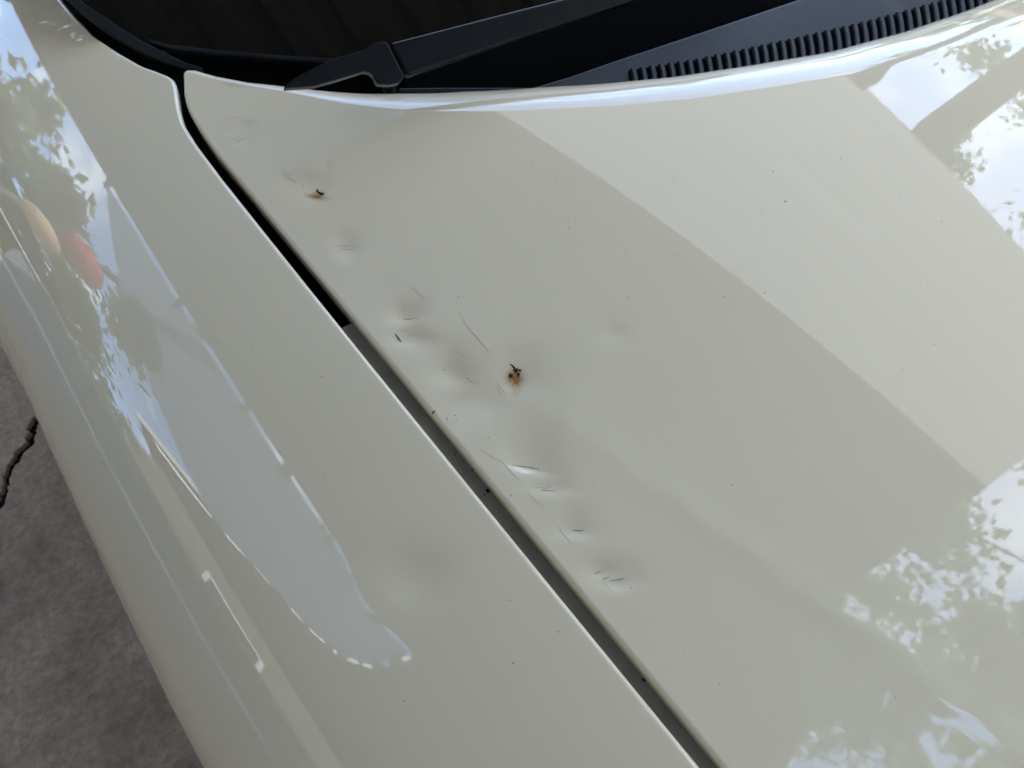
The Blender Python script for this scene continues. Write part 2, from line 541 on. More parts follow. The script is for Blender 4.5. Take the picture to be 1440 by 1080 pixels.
# dirt lumps on the rail
for i, (px, py, r) in enumerate([(610,612,2.2),(664,661,1.2),(686,690,2.2),(681,696,1.6),(719,745,2.0),(905,956,1.6),(640,640,1.0)]):
    p = on_plane(px, py, (-0.69, 0, 0.888), (0, -0.13, 1)); e = hood_edge(p[1]); zz = float(H(e, p[1]))-0.012
    p = on_plane(px, py, (e, p[1], zz), (-0.16, -0.13, 1))
    V_, F_ = [], []
    n = 9
    for ring, (rr, h) in enumerate(((1.0, -0.0003), (0.7, 0.0006), (0.3, 0.0009))):
        for k in range(n):
            q = 0.7*r*1e-3*rr*(0.75+0.5*random.random())
            V_.append((p[0]+q*math.cos(2*math.pi*k/n), p[1]+q*math.sin(2*math.pi*k/n)*1.3, p[2]+h))
    for ring in range(2):
        for k in range(n):
            F_.append((ring*n+k, ring*n+(k+1) % n, ring*n+n+(k+1) % n, ring*n+n+k))
    F_.append(tuple(range(2*n, 3*n)))
    obj("dirt_lump", V_, F_, M_dark, rail, True)

# ------------------------------------------------------------------ marks on the bonnet (thin flakes and scratches lying on the paint)
def surf(px, py, lift=0.00025):
    p = unp(px, py)
    for _ in range(3):                        # slide along the sight line until on the dented surface
        x_, y_ = np.array([p[0]]), np.array([p[1]])
        zt = float(H(x_, y_)[0]+dent_dz(x_, y_)[0])+lift
        d = ray(px, py); p = p+d*((zt-p[2])/d[2])
    return p
def scratch(pts, w0=0.7, m=M_scr, name="scratch"):
    """a tapering hairline through picture points; w0 in millimetres"""
    P = []
    pts = np.array(pts, float)
    n = max(6, int(np.sum(np.hypot(*np.diff(pts, axis=0).T))/4))
    t = np.linspace(0, len(pts)-1, n)
    cx_ = np.interp(t, np.arange(len(pts)), pts[:, 0]); cy_ = np.interp(t, np.arange(len(pts)), pts[:, 1])
    if len(pts) > 2:
        k = np.array([.25, .5, .25])
        for _ in range(6):
            cx_[1:-1] = np.convolve(cx_, k, 'valid'); cy_[1:-1] = np.convolve(cy_, k, 'valid')
    V_, F_ = [], []
    for i in range(n):
        p = surf(cx_[i]+random.uniform(-.25, .25), cy_[i]+random.uniform(-.25, .25))
        j0, j1 = max(i-1, 0), min(i+1, n-1)
        d = unp(cx_[j1], cy_[j1])-unp(cx_[j0], cy_[j0]); d /= np.linalg.norm(d)
        s = np.array([-d[1], d[0], 0])
        wd = w0*1e-3*0.5*math.sin(math.pi*(0.06+0.88*i/(n-1)))*random.uniform(0.6, 1.2)
        up = np.array([0, 0, 0.00012])
        V_ += [p-s*wd, p+up, p+s*wd]
    for i in range(n-1):
        for a in (0, 1):
            F_.append((3*i+a, 3*i+3+a, 3*i+4+a, 3*i+1+a))
    o = obj(name, V_, F_, m, hood)
    return o
S_ = [
    ([(576,402),(583,406),(590,413),(599,423)], 0.55), ([(651,451),(662,465),(674,478),(687,494)], 0.8),
    ([(700,644),(708,651),(716,661),(728,673)], 0.7), ([(744,694),(750,702),(757,708),(766,713)], 0.55),
    ([(785,739),(791,750),(798,758),(806,768)], 0.8), ([(846,817),(852,824),(862,832)], 0.45),
    ([(696,540),(702,549),(706,560)], 0.45), ([(699,538),(706,547),(712,556)], 0.4),
    ([(450,340),(456,348),(464,357)], 0.4),
    ([(641,494),(655,502)], 0.3), ([(778,477),(790,472)], 0.3), ([(675,633),(690,641)], 0.35), ([(688,640),(699,647)], 0.35),
    ([(398,246),(410,252),(416,254)], 0.5), ([(400,250),(410,256),(418,257)], 0.4), ([(396,243),(408,246)], 0.35), ([(428,272),(440,276),(450,278)], 0.5),
    ([(322,195),(332,195),(343,195)], 0.6), ([(338,172),(348,170),(358,169)], 0.4), ([(322,167),(340,164)], 0.3),
]
for pts, w0 in S_: scratch(pts, w0*0.75)
for pts, w0 in [([(720,654),(733,655),(738,656),(748,658),(758,659)], 0.9), ([(755,659),(760,662)], 0.6),
                ([(565,449),(578,449),(590,447)], 0.7), ([(804,746),(813,746),(822,746)], 1.0), ([(836,807),(841,805),(846,802)], 0.9),
                ([(846,814),(853,813),(858,811)], 0.9), ([(858,816),(868,816),(879,813)], 0.8), ([(760,689),(774,691),(783,690)], 0.6), ([(750,684),(768,687)], 0.4),
                ([(655,533),(661,532)], 0.7), ([(660,535),(668,538)], 0.6), ([(470,345),(482,347),(496,345)], 0.5), ([(482,351),(494,350)], 0.6)]:
    scratch(pts, w0*0.65, M_chip, "paint_crack")
def flake(px, py, pts_px, m, name, lift=0.0005):
    """an irregular flake from a small outline given in picture offsets"""
    ctr = surf(px, py, lift+0.0004)
    V_ = [ctr]+[surf(px+a, py+b, lift*0.3) for a, b in pts_px]
    n = len(pts_px)
    return obj(name, V_, [(0, 1+i, 1+(i+1) % n) for i in range(n)], m, hood)
flake(560, 474.5, [(-5,-6),(-2.5,-5),(2,1),(5,6),(4,7),(-1,2.5),(-4,-3)], M_chip, "paint_chip")
flake(609, 580, [(-2,2),(-1,-1),(4,-3),(1,0),(0,2)], M_dark, "paint_chip")
for a, b, r in [(629,588,1.2),(640,584,1.5),(642,591,.9),(636,595,1.4),(630,595,.8),(628,591,.9),(625,520,1.2),(801,320,1.6),(1019,417,2.2),(1087,241,1.6),(1182,222,1.8),(1105,283,2.4),(888,826,1.8),(834,683,1.5),(1072,301,1.4),(1324,312,1.4),(707,1021,2.0),(645,417,1.2)]:
    flake(a, b, [(r*math.cos(t)*random.uniform(.6, 1.2), r*.8*math.sin(t)*random.uniform(.6, 1.2)) for t in np.linspace(0, 2*math.pi, 8)[:-1]], M_scr if r > 1.3 else M_chip, "dirt_speck", 0.0002) if (a, b) != (707, 1021) else None
def splat(px, py, r, n, seed):
    rr = random.Random(seed); pts = []
    for k in range(n):
        t = 2*math.pi*k/n
        q = r*(rr.uniform(0.35, 0.7) if k % 2 else rr.uniform(0.7, 1.5))
        pts.append((q*math.cos(t), q*0.8*math.sin(t)))
    return flake(px, py, pts, M_rust, "rust_spot")
splat(725, 521, 5.2, 14, 3); splat(718, 528, 4.2, 12, 5); splat(731, 521, 3.0, 10, 8); splat(730, 526, 2.0, 8, 9)
flake(722, 516, [(-6,-5),(-2,-3.5),(3,1),(4,4),(0,2),(-3,-2)], M_rust, "rust_spot")
flake(729, 525, [(-2,-3),(2,0),(1,5),(0,8),(-1,3)], M_rust, "rust_spot")
flake(448, 270.5, [(-3.5,-4),(-1.5,-4.5),(0,-1.5),(4,0),(8,1),(8,3.2),(4,4.4),(0,2),(-3,-1)], M_rust, "rust_spot")

# ------------------------------------------------------------------ windscreen, its trim and the cowl
WN = np.array([-0.14, -0.50, 0.86]); WN /= np.linalg.norm(WN)
W0 = np.array([-0.72, 0.56, 0.935])
def onglass(px, py, off=0.0):
    return on_plane(px, py, W0+WN*off, WN)
def glass_at(x, y, off=0.0):
    return (x, y, W0[2]+off-(WN[0]*(x-W0[0])+WN[1]*(y-W0[1]))/WN[2])
gb = [onglass(*q, -0.004) for q in [(90,0),(125,28),(190,65),(233,76),(300,82),(480,90),(640,100)]]
def glass_z(x, y):
    q = x-CX; xs_ = CX-np.where(np.abs(q) > 0.35, np.abs(q), q*q/0.70+0.175)
    return W0[2]-0.004-(WN[0]*(xs_-W0[0])+WN[1]*(y-W0[1]))/WN[2]
gbx = np.array(gb)
half = np.vstack([gbx[:, :2], [[-0.25, gbx[-1, 1]-0.09], [CX-0.12, gbx[-1, 1]-0.13], [CX, gbx[-1, 1]-0.135]]])
tu = np.linspace(0, len(half)-1, 45)
bot = np.stack([np.interp(tu, np.arange(len(half)), half[:, i]) for i in (0, 1)], 1)
topx = np.linspace(-0.62, CX, 45); topy = 1.30+0.05*(topx-CX)
bot = np.vstack([bot, np.stack([2*CX-bot[::-1, 0], bot[::-1, 1]], 1)[1:]])
top_ = np.vstack([np.stack([topx, topy], 1), np.stack([2*CX-topx[::-1], topy[::-1]], 1)[1:]])
gg = []
for f in np.linspace(0, 1, 14):
    p = bot+(top_-bot)*f
    gg.append(np.column_stack([p, glass_z(p[:, 0], p[:, 1])]))
gg = np.stack(gg)
wind = obj("windscreen", gg.reshape(-1, 3), grid_faces(*gg.shape[:2]), M_glass, car, True)
md = wind.modifiers.new("thickness", 'SOLIDIFY'); md.thickness = 0.005; md.offset = -1; md.use_rim = False

def strip(name, A, B, m, thick, parent=car, bev=0.0015):
    """solid strip between two matching 3-D polylines, extruded by the vector thick"""
    A, B = np.asarray(A), np.asarray(B)
    poly = np.vstack([A, B[::-1]])
    n = len(A)
    v = np.vstack([A, B, A+thick, B+thick]); f = []
    for i in range(n-1):
        f += [(i, i+1, n+i+1, n+i), (2*n+i, 3*n+i, 3*n+i+1, 2*n+i+1), (i, 2*n+i, 2*n+i+1, i+1), (n+i, n+i+1, 3*n+i+1, 3*n+i)]
    f += [(0, n, 3*n, 2*n), (n-1, 3*n-1, 4*n-1, 2*n-1)]
    o = obj(name, v, f, m, parent); bm_fix(o)
    if bev: bevel(o, bev, 2)
    return o
# side moulding along the glass, and the black channel between it and the fender
mo_up = [onglass(*q, 0.006) for q in [(96,-16),(120,6),(147,23),(167,37),(200,57),(233,74),(262,88),(284,94)]]
mo_dn = [onglass(*q, 0.003) for q in [(70,-24),(97,2),(120,22),(140,37),(167,55),(200,75),(234,90),(284,104)]]
strip("windscreen_moulding", mo_up, mo_dn, M_rubber, -WN*0.012)
ch_up = [onglass(*q, -0.012) for q in [(100,-20),(140,23),(200,60),(262,92),(330,118)]]
ch_dn = [np.array([fend_edge(v)+0.004, v, 0]) for v in (0.80, 0.66, 0.56, 0.50, 0.47)]
ch_dn = [np.array([q[0], q[1], float(H(q[0], q[1]))-0.035]) for q in ch_dn]
strip("pillar_channel", ch_up, ch_dn, M_dark, -WN*0.01, bev=0)
# lower glass seal
se_up = [onglass(*q, 0.004) for q in [(204,52),(233,61),(300,69),(380,76),(480,82),(560,88)]]
se_dn = [onglass(*q, 0.002) for q in [(210,60),(240,69),(300,76),(380,83),(480,90),(560,97)]]
strip("glass_seal", se_up, se_dn, M_rubber, -WN*0.010)

# matte black strip painting the dark recess over a bright glass reflection
fa = [onglass(*q, 0.0012) for q in [(560,94),(620,80),(720,54),(820,24),(930,-8),(1060,-46)]]
fb = [onglass(*q, 0.0012) for q in [(575,128),(640,128),(760,126),(900,100),(1020,50),(1150,-2)]]
strip("recess_cover_strip", fa, fb, M_dark, -WN*0.0008, bev=0)

# cowl: black well, then the dusty panel, then the grille with its slats
CP0 = np.array([-0.3, 0.24, 0.952]); CN = np.array([0.0, -0.16, 1.0]); CN /= np.linalg.norm(CN)
def oncowl(px, py, off=0.0): return on_plane(px, py, CP0+CN*off, CN)
well_up = [oncowl(*q, -0.10) for q in [(150,40),(300,60),(480,70),(760,-20),(1000,-60),(1300,-120)]]
well_dn = [oncowl(*q, -0.10) for q in [(200,160),(300,170),(480,180),(760,185),(1000,180),(1300,120)]]
strip("cowl_well", well_up, well_dn, M_dark, np.array([0, 0, -0.02]), bev=0)
cu = [(735,126),(800,107),(860,86),(990,43),(1118,0),(1200,-30),(1330,-78),(1500,-140)]
cd = [(752,150),(810,160),(870,160),(1010,150),(1150,130),(1240,118),(1370,82),(1540,20)]
strip("cowl_panel", [oncowl(*q) for q in cu], [oncowl(*q, -0.002) for q in cd], M_cowl, np.array([0, 0.004, -0.022]), bev=0.003)
strip("cowl_lip", [oncowl(*q, -0.012) for q in [(560,124),(620,123),(680,123),(735,123),(775,128)]], [oncowl(*q, -0.016) for q in [(560,150),(620,152),(680,152),(735,152),(775,152)]], M_arm, np.array([0, 0, -0.01]), bev=0.001)
# grille bed and slats
gu = np.array([(884,99),(981,84),(1102,58),(1222,30),(1323,2),(1440,-33),(1560,-72)], float)
gd = np.array([(890,124),(981,121),(1102,92),(1222,62),(1323,34),(1440,1),(1560,-36)], float)
bed = strip("grille_bed", [oncowl(*q, 0.0012) for q in gu], [oncowl(q[0], q[1]+6, 0.0012) for q in gd], M_dark, -CN*0.002, bev=0)
cowl_grille = bed
bed.name = "cowl_grille"
arc = np.concatenate([[0], np.cumsum(np.hypot(*np.diff(gu, axis=0).T))])
dist = 0.0; NS = 0
px_ = 889.0; slat_mesh = None
while px_ < 1545:
    uy = np.interp(px_, gu[:, 0], gu[:, 1])
    A = oncowl(px_, uy, 0.002)
    q2 = (px_+5.0, np.interp(px_+5, gd[:, 0], gd[:, 1])+9)
    B = oncowl(*q2, 0.002)
    if slat_mesh is None:
        # a rounded rib lying along local Y, 1 long; 6.4 mm pitch
        prof = [(-0.0031, 0.0), (-0.0027, 0.0030), (-0.0012, 0.0040), (0.0014, 0.0040), (0.0024, 0.0030), (0.0027, 0.0)]
        vs, fs = [], []
        ts = [0.0, 0.06, 0.35, 0.65, 1.0]
        for j, t in enumerate(ts):
            kz = 0.45 if j == 0 else 1.0
            for a, b in prof: vs.append((a-0.0012*math.sin(math.pi*t), t, b*kz))
        n6 = len(prof)
        for j in range(len(ts)-1):
            for k in range(n6-1):
                fs.append((j*n6+k, j*n6+k+1, (j+1)*n6+k+1, (j+1)*n6+k))
        fs.append(tuple(range(n6))[::-1]); fs.append(tuple(range((len(ts)-1)*n6, len(ts)*n6)))
        slat_mesh = bpy.data.meshes.new("slat"); slat_mesh.from_pydata(vs, [], fs); slat_mesh.materials.append(M_slat)
    s = bpy.data.objects.new("slat", slat_mesh)
    COL.objects.link(s); s.parent = cowl_grille
    d = B-A; L = np.linalg.norm(d)
    s.location = A-np.array(car.location)
    yv = Vector(d/L); zv = Vector(CN); xv = yv.cross(zv).normalized()
    from mathutils import Matrix
    mt = Matrix((xv, yv, zv)).transposed().to_euler()
    s.rotation_euler = mt
    s.scale = (1, L, 1)
    px_ += 13.3*(1-(px_-889)/560*0.10); NS += 1

# wiper arm: tapering channel arm with a head cap over its pivot
def slanted(up, dn, zu, zd):
    return [oncowl(*q, zu) for q in up], [oncowl(*q, zd) for q in dn]
q0, q1, q2 = oncowl(546, 60, 0.044), oncowl(571, 107, 0.026), oncowl(860, -22, 0.044)
AN = np.cross(q1-q0, q2-q0); AN /= np.linalg.norm(AN)
if AN[2] < 0: AN = -AN
def onarm(px, py, off=0.0): return on_plane(px, py, q0+AN*off, AN)
arm_px = [(549,60),(600,47),(700,21),(787,-1),(900,-29),(1040,-66),(1050,-44),(925,-10),(812,28),(720,58),(625,90),(574,107)]
wiper = bevel(prism("wiper_arm", [onarm(*q) for q in arm_px], -AN*0.013, M_arm, car), 0.0026, 3)
cap_px = [(398,124),(413,111),(430,101),(463,84),(508,71),(515,70),(520,64),(527,60),(538,58),(545,59),(569,108),(562,116),(548,119),(531,118),(525,106),(519,101),(512,100),(470,113),(440,121)]
cap = bevel(prism("pivot_cap", [onarm(*q, 0.001) for q in cap_px], -AN*0.012, M_arm, wiper), 0.0014, 2)
pv = oncowl(548, 116, -0.02)
vv_, ff_ = tube_mesh([pv-CN*0.03, pv+CN*0.022], [0.008, 0.0075], 12)
obj("pivot_post", vv_, ff_, M_arm, wiper, True)
def torus_w(x, y, R_, r_in, hw, n=36):
    V_, F_ = [], []
    prof = [(-hw, r_in), (-hw, R_-0.03), (-hw+0.03, R_), (hw-0.03, R_), (hw, R_-0.03), (hw, r_in)]
    for i in range(n):
        a = 2*math.pi*i/n
        for dx, r in prof: V_.append((x+dx, y+r*math.cos(a), R_+r*math.sin(a)))
    k = len(prof)
    for i in range(n):
        for j in range(k): F_.append((i*k+j, i*k+(j+1) % k, ((i+1) % n)*k+(j+1) % k, ((i+1) % n)*k+j))
    return V_, F_
# ------------------------------------------------------------------ the rest of the body, outside the frame
def sweep(name, rows, m, parent=car, smooth=True):
    g_ = np.array(rows)
    return obj(name, g_.reshape(-1, 3), grid_faces(*g_.shape[:2]), m, parent, smooth)
sec_x, sec_z, sec_X = fender_section(1.05)
_i = np.where((S > 0.13) & (S < 0.60))[0][::6]
for mir in (False, True):
    fx = (lambda x: 2*CX-x) if mir else (lambda x: x)
    for y0, y1 in ((1.058, 2.02), (2.028, 2.95)):
        rows = [[(fx(sec_x[i]), yv, sec_z[i]) for i in _i]+[(fx(sec_x[_i[-1]]+0.01), yv, 0.30)] for yv in np.linspace(y0, y1, 6)]
        d_ = sweep("door", rows, M_body)
        md = d_.modifiers.new("t", 'SOLIDIFY'); md.thickness = 0.02; md.offset = 0
        hx = fx(sec_x[_i[len(_i)//2]]-0.02)
        box("handle", (min(hx, hx+0.02), y1-0.22, 0.80), (max(hx, hx+0.02), y1-0.05, 0.83), M_body, d_, 0.006)
    # front pillar: from the fender up to the roof corner
    a_, b_ = np.array([fx(gb[0][0]), gb[0][1]+0.10]), np.array([fx(-0.62), 1.30])
    rows = []
    for f in np.linspace(0, 1.0, 8):
        p = a_+(b_-a_)*f; sgn = -1 if not mir else 1
        zg = float(glass_z(p[0], p[1]))
        rows.append([(p[0]-sgn*0.02, p[1], zg+0.004), (p[0]+sgn*0.005, p[1]+0.01, zg+0.018), (p[0]+sgn*0.05, p[1]+0.05, zg+0.008), (p[0]+sgn*0.075, p[1]+0.09, zg-0.03)])
    sweep("front_pillar", rows, M_body)
    si = _i[0]
    rows = [[(fx(sec_x[si]+0.02), yv, sec_z[si]+0.0) for yv in (1.10, 1.6, 2.1, 2.6, 2.95)], [(fx(-0.60), yv, zt) for yv, zt in ((1.36, 1.47), (1.7, 1.52), (2.1, 1.53), (2.6, 1.50), (2.95, 1.42))]]
    sweep("side_window", rows, M_glass, smooth=False)
rows = []
for yv, dz_ in ((1.31, 0.0), (1.45, 0.035), (1.75, 0.075), (2.1, 0.085), (2.5, 0.06), (2.95, -0.03)):
    zc = float(glass_z(CX, 1.30))+dz_; ze = float(glass_z(-0.62, 1.30))+dz_
    rows.append([(CX+0.72*f, yv, zc+(ze-zc)*abs(f)**1.6-0.02*max(0, abs(f)-0.9)*10) for f in np.linspace(-1, 1, 15)])
sweep("roof", rows, M_body)
rows = []
for zz_, dy_, wx_ in ((0.80, 0.0, 0.93), (0.74, -0.05, 0.98), (0.60, -0.09, 1.02), (0.45, -0.11, 1.03), (0.30, -0.08, 1.02), (0.22, 0.0, 0.98)):
    rows.append([(CX+wx_*math.sin(t), -0.55+dy_-0.30*math.cos(t)+0.05, zz_) for t in np.linspace(-1.45, 1.45, 31)])
bump_ = sweep("front_bumper", rows, M_body)
for sx in (-1, 1):
    rows = [[(CX+sx*(0.60+0.16*f), -0.735+0.10*f-0.012+dy2, 0.70+h_) for f in np.linspace(0, 1, 6)] for h_, dy2 in ((-0.05, -0.03), (0.0, -0.02), (0.06, 0.02))]
    sweep("headlight", rows, M_glass, bump_)
for sx in (-1, 1):
    for yw in (-0.02, 2.55):
        xw = CX+sx*0.86
        v_, f_ = torus_w(xw, yw, 0.33, 0.24, 0.10)
        wl = obj("wheel", v_, f_, M_rubber, car, True)
        v_, f_ = tube_mesh([(xw-0.07, yw, 0.33), (xw+0.07, yw, 0.33)], [0.20, 0.20], 24)
        obj("rim", v_, f_, M_cowl, wl)

# ------------------------------------------------------------------ floor with its crack
M_conc = mat("stained_concrete", (0.30, 0.175, 0.16), 0.85, spec=0.25)
k = NT(M_conc)
n1 = k.noise(9.0, 6, 0.65); n2 = k.noise(70.0, 6, 0.7); n3 = k.noise(2.2, 4, 0.6)
c = k.mix(k.ramp(n1, [(0.35, (0, 0, 0)), (0.68, (1, 1, 1))]), (0.235, 0.160, 0.105), (0.41, 0.292, 0.20))
c = k.mix(k.ramp(n2, [(0.40, (0, 0, 0)), (0.62, (1, 1, 1))]), k.mix(0.5, c, (0.13, 0.085, 0.055)), c)
c = k.mix(k.math('MULTIPLY', k.ramp(n3, [(0.55, (0, 0, 0)), (0.66, (1, 1, 1))]), 0.55), c, (0.085, 0.06, 0.037))
k.l(c, k.b.inputs["Base Color"])
hgt = k.math('ADD', k.math('MULTIPLY', n1, 0.9), k.math('MULTIPLY', n2, 0.35))
k.bump(hgt, 0.9, 0.012)
M_soil = mat("dark_soil_in_crack", (0.008, 0.0065, 0.005), 0.95, spec=0.1)
M_gravel = mat("pale_gravel", (0.36, 0.33, 0.27), 0.95, spec=0.2)  # the gravel's own colour, varied by noise
k = NT(M_gravel)
k.l(k.mix(k.noise(3.0, 6, 0.7), (0.17, 0.15, 0.11), (0.32, 0.28, 0.22)), k.b.inputs["Base Color"])
# crack line in floor coordinates from the picture
def floor_pt(px, py): return on_plane(px, py, (0, 0, 0), (0, 0, 1))
ck = [floor_pt(*q)[:2] for q in [(48,600),(40,625),(27,640),(14,660),(7,690),(0,703)]]
d0 = ck[0]-ck[2]; d1 = ck[-1]-ck[-3]
d0 /= np.linalg.norm(d0); d1 /= np.linalg.norm(d1)
ax = ck[-1]-ck[0]; ax /= np.linalg.norm(ax); an = np.array([-ax[1], ax[0]])
cl = np.array([ck[0]-ax*(0.2+0.6*q)+an*0.05*math.sin(3*q) for q in range(5)][::-1]+ck+[ck[-1]+ax*(0.15+0.5*q)+an*0.05*math.sin(2*q) for q in range(4)])
tl = (cl-ck[0])@ax
tt = np.concatenate([np.linspace(tl[0], tl[4], 40)[:-1], np.linspace(tl[4], tl[11], 150)[:-1], np.linspace(tl[11], tl[-1], 40)])
off = np.interp(tt, tl, (cl-ck[0])@an)
def rough(sig, k, n=len(tt)):
    return sig*math.sqrt(k)*np.convolve(rng.normal(0, 1, n+k-1), np.ones(k)/k, 'valid')
off = off+rough(0.0028, 12)+rough(0.0010, 4)
V_, F_ = [], []
n = len(tt)
for sgn in (1, -1):
    o0 = len(V_)
    wd = np.clip(0.0085+rough(0.0022, 9)+rough(0.0010, 3), 0.003, 0.03)
    for i in range(n):
        c_ = ck[0]+ax*tt[i]
        for (dd, zz) in ((off[i]+sgn*(wd[i]-0.002), -0.05), (off[i]+sgn*wd[i], -0.008), (off[i]+sgn*(wd[i]+0.001), -0.0012), (off[i]+sgn*(wd[i]+0.004), 0.0), (sgn*4.2, 0.0)):
            p = c_+an*dd
            V_.append((p[0], p[1], zz))
    for i in range(n-1):
        for a in range(4):
            f = (o0+5*i+a, o0+5*i+a+1, o0+5*i+6+a, o0+5*i+5+a)
            F_.append(f if sgn < 0 else f[::-1])
floor = obj("concrete_floor", V_, F_, M_conc)
bm_fix(floor)
tag(floor, "rough stained concrete floor with a dark crack beside the car", kind="structure")
V_ = []
for i in range(n):
    c_ = ck[0]+ax*tt[i]
    V_ += [(*(c_+an*(off[i]+0.03)), -0.012), (*(c_+an*(off[i]-0.03)), -0.012)]
dirt = obj("soil", V_, [(2*i, 2*i+1, 2*i+3, 2*i+2) for i in range(n-1)], M_soil)
tag(dirt, "dark soil at the bottom of the floor crack", kind="structure")
g = obj("ground", [(-150, -150, -0.055), (150, -150, -0.055), (150, 150, -0.055), (-150, 150, -0.055)], [(0, 1, 2, 3)], M_gravel)
tag(g, "pale gravel ground around the carport", kind="structure")

# ------------------------------------------------------------------ the carport
ZR = 2.5
M_sheet = mat("galvanised_roof_sheet", (0.07, 0.065, 0.055), 0.6, metal=0.0)
M_clear = mat("milky_fibreglass_sheet", (0.40, 0.40, 0.38), 0.6)
k = NT(M_clear)
tr = k.n("ShaderNodeBsdfTranslucent"); tr.inputs["Color"].default_value = (0.34, 0.34, 0.325, 1)
mx = k.n("ShaderNodeMixShader"); mx.inputs[0].default_value = 0.65
k.l(k.b.outputs[0], mx.inputs[1]); k.l(tr.outputs[0], mx.inputs[2]); k.l(mx.outputs[0], k.out.inputs[0])
M_wood = mat("weathered_timber", (0.14, 0.11, 0.08), 0.8)
k = NT(M_wood)
k.l(k.mix(k.n("ShaderNodeTexNoise", Vector=k.n("ShaderNodeMapping", Vector=k.co, Scale=(30, 3, 30)).outputs[0], Scale=2.0, Detail=5).outputs[0], (0.08, 0.065, 0.05), (0.22, 0.18, 0.14)), k.b.inputs["Base Color"])
RX0, RX1, RY0, RY1, RYM = -1.95, 1.42, -0.80, 5.2, None
def rear_edge(x): return 0.06+float(np.interp(x, [-1.95, -1.57, -1.17, -0.86, -0.60, -0.45, -0.23, 0.06, 0.41, 0.73, 1.08, 1.42], [5.2, 4.7, 3.7, 3.0, 2.45, 2.12, 1.72, 1.42, 1.10, 0.95, 0.84, 0.76]))
def front_edge(x): return float(np.interp(x, [-0.55, -0.15], [-1.15, -0.80]))
def rxm(y): return 0.40-0.264*y
carport = empty("carport", (0, 0, 0), "timber carport with ribbed roof sheets mirrored in the car paint", "carport")
def roof_sheet(xa, xb, m, z0, y1, pitch=0.19):
    """ribbed sheet; xa, xb give its side edges as functions of y"""
    V_, F_ = [], []
    n = 40
    for i in range(n+1):
        f = i/n
        ph = (f*0.78/pitch) % 1.0
        h = (0.006 if m is M_clear else 0.028)*max(0.0, min(1.0, (0.22-abs(ph-0.5))/0.10+0.5))
        xr_ = xa(1.2)+(xb(1.2)-xa(1.2))*f; xf_ = xa(-0.9)+(xb(-0.9)-xa(-0.9))*f
        V_ += [(xa(yv)+(xb(yv)-xa(yv))*f, yv, z0+h) for yv in (front_edge(xf_), min(rear_edge(xr_), y1 or 99))]
    F_ = [(2*i, 2*i+2, 2*i+3, 2*i+1) for i in range(n)]
    o = obj("roof_sheet", V_, F_, m, carport)
    if m is M_clear: return o
    md = o.modifiers.new("t", 'SOLIDIFY'); md.thickness = 0.002
    return o
for i in range(3):
    g0 = lambda y, i=i: RX0+(rxm(min(y, 1.6))-RX0)*i/3-0.004*(i > 0)
    g1 = lambda y, i=i: RX0+(rxm(min(y, 1.6))-RX0)*(i+1)/3
    roof_sheet(g0, g1, M_sheet, ZR+0.004*(i % 2), RYM)
for i in range(2):
    g0 = lambda y, i=i: rxm(y)+(RX1-rxm(y))*i/2+0.001
    g1 = lambda y, i=i: rxm(y)+(RX1-rxm(y))*(i+1)/2
    roof_sheet(g0, g1, M_clear, ZR, RYM)
M_blue_sheet = mat("glowing_blue_sheet", (0.16, 0.21, 0.30), 0.5)  # translucent so that the added sheet glows blue in the fender
k = NT(M_blue_sheet)
tr = k.n("ShaderNodeBsdfTranslucent"); tr.inputs["Color"].default_value = (0.125, 0.165, 0.235, 1)
mx = k.n("ShaderNodeMixShader"); mx.inputs[0].default_value = 0.6
k.l(k.b.outputs[0], mx.inputs[1]); k.l(tr.outputs[0], mx.inputs[2]); k.l(mx.outputs[0], k.out.inputs[0])
M_strip = mat("bright_reflection_strip", (0.8, 0.8, 0.78), 0.5)  # bright translucent strip, added to reflect as white lines
k = NT(M_strip)
tr = k.n("ShaderNodeBsdfTranslucent"); tr.inputs["Color"].default_value = (0.92, 0.92, 0.9, 1)
mx = k.n("ShaderNodeMixShader"); mx.inputs[0].default_value = 0.9
k.l(k.b.outputs[0], mx.inputs[1]); k.l(tr.outputs[0], mx.inputs[2]); k.l(mx.outputs[0], k.out.inputs[0])
# slot battens, edge strips and a blue sheet, all added to shape fender reflections
def flat(name, poly, z, m, t=0.0):
    if t: return prism(name, [(a, b, z) for a, b in poly], (0, 0, t), m, carport)
    return obj(name, [(a, b, z) for a, b in poly], [tuple(range(len(poly)))], m, carport)
ys_ = [-0.33, -0.235, -0.05, 0.00, 0.10, 0.13, 0.30, 0.33, 0.36, 0.38, 0.62, 0.68, 0.97, 1.00, 1.60, 1.63, 2.5, 2.54, 3.9, 3.94]
for i in range(0, len(ys_), 2):
    flat("dash_blocker", [(-2.03, ys_[i]), (-1.945, ys_[i]), (-1.945, ys_[i+1]), (-2.03, ys_[i+1])], ZR+0.012, M_sheet, 0.02)  # added to break the bright slot's reflection into dashes
lean = [(-1.985, -0.21), (-2.30, -0.16), (-2.53, -0.05), (-2.73, 0.14), (-2.98, 0.52), (-3.42, 1.03), (-4.2, 2.1)]  # front edge of the added blue sheet
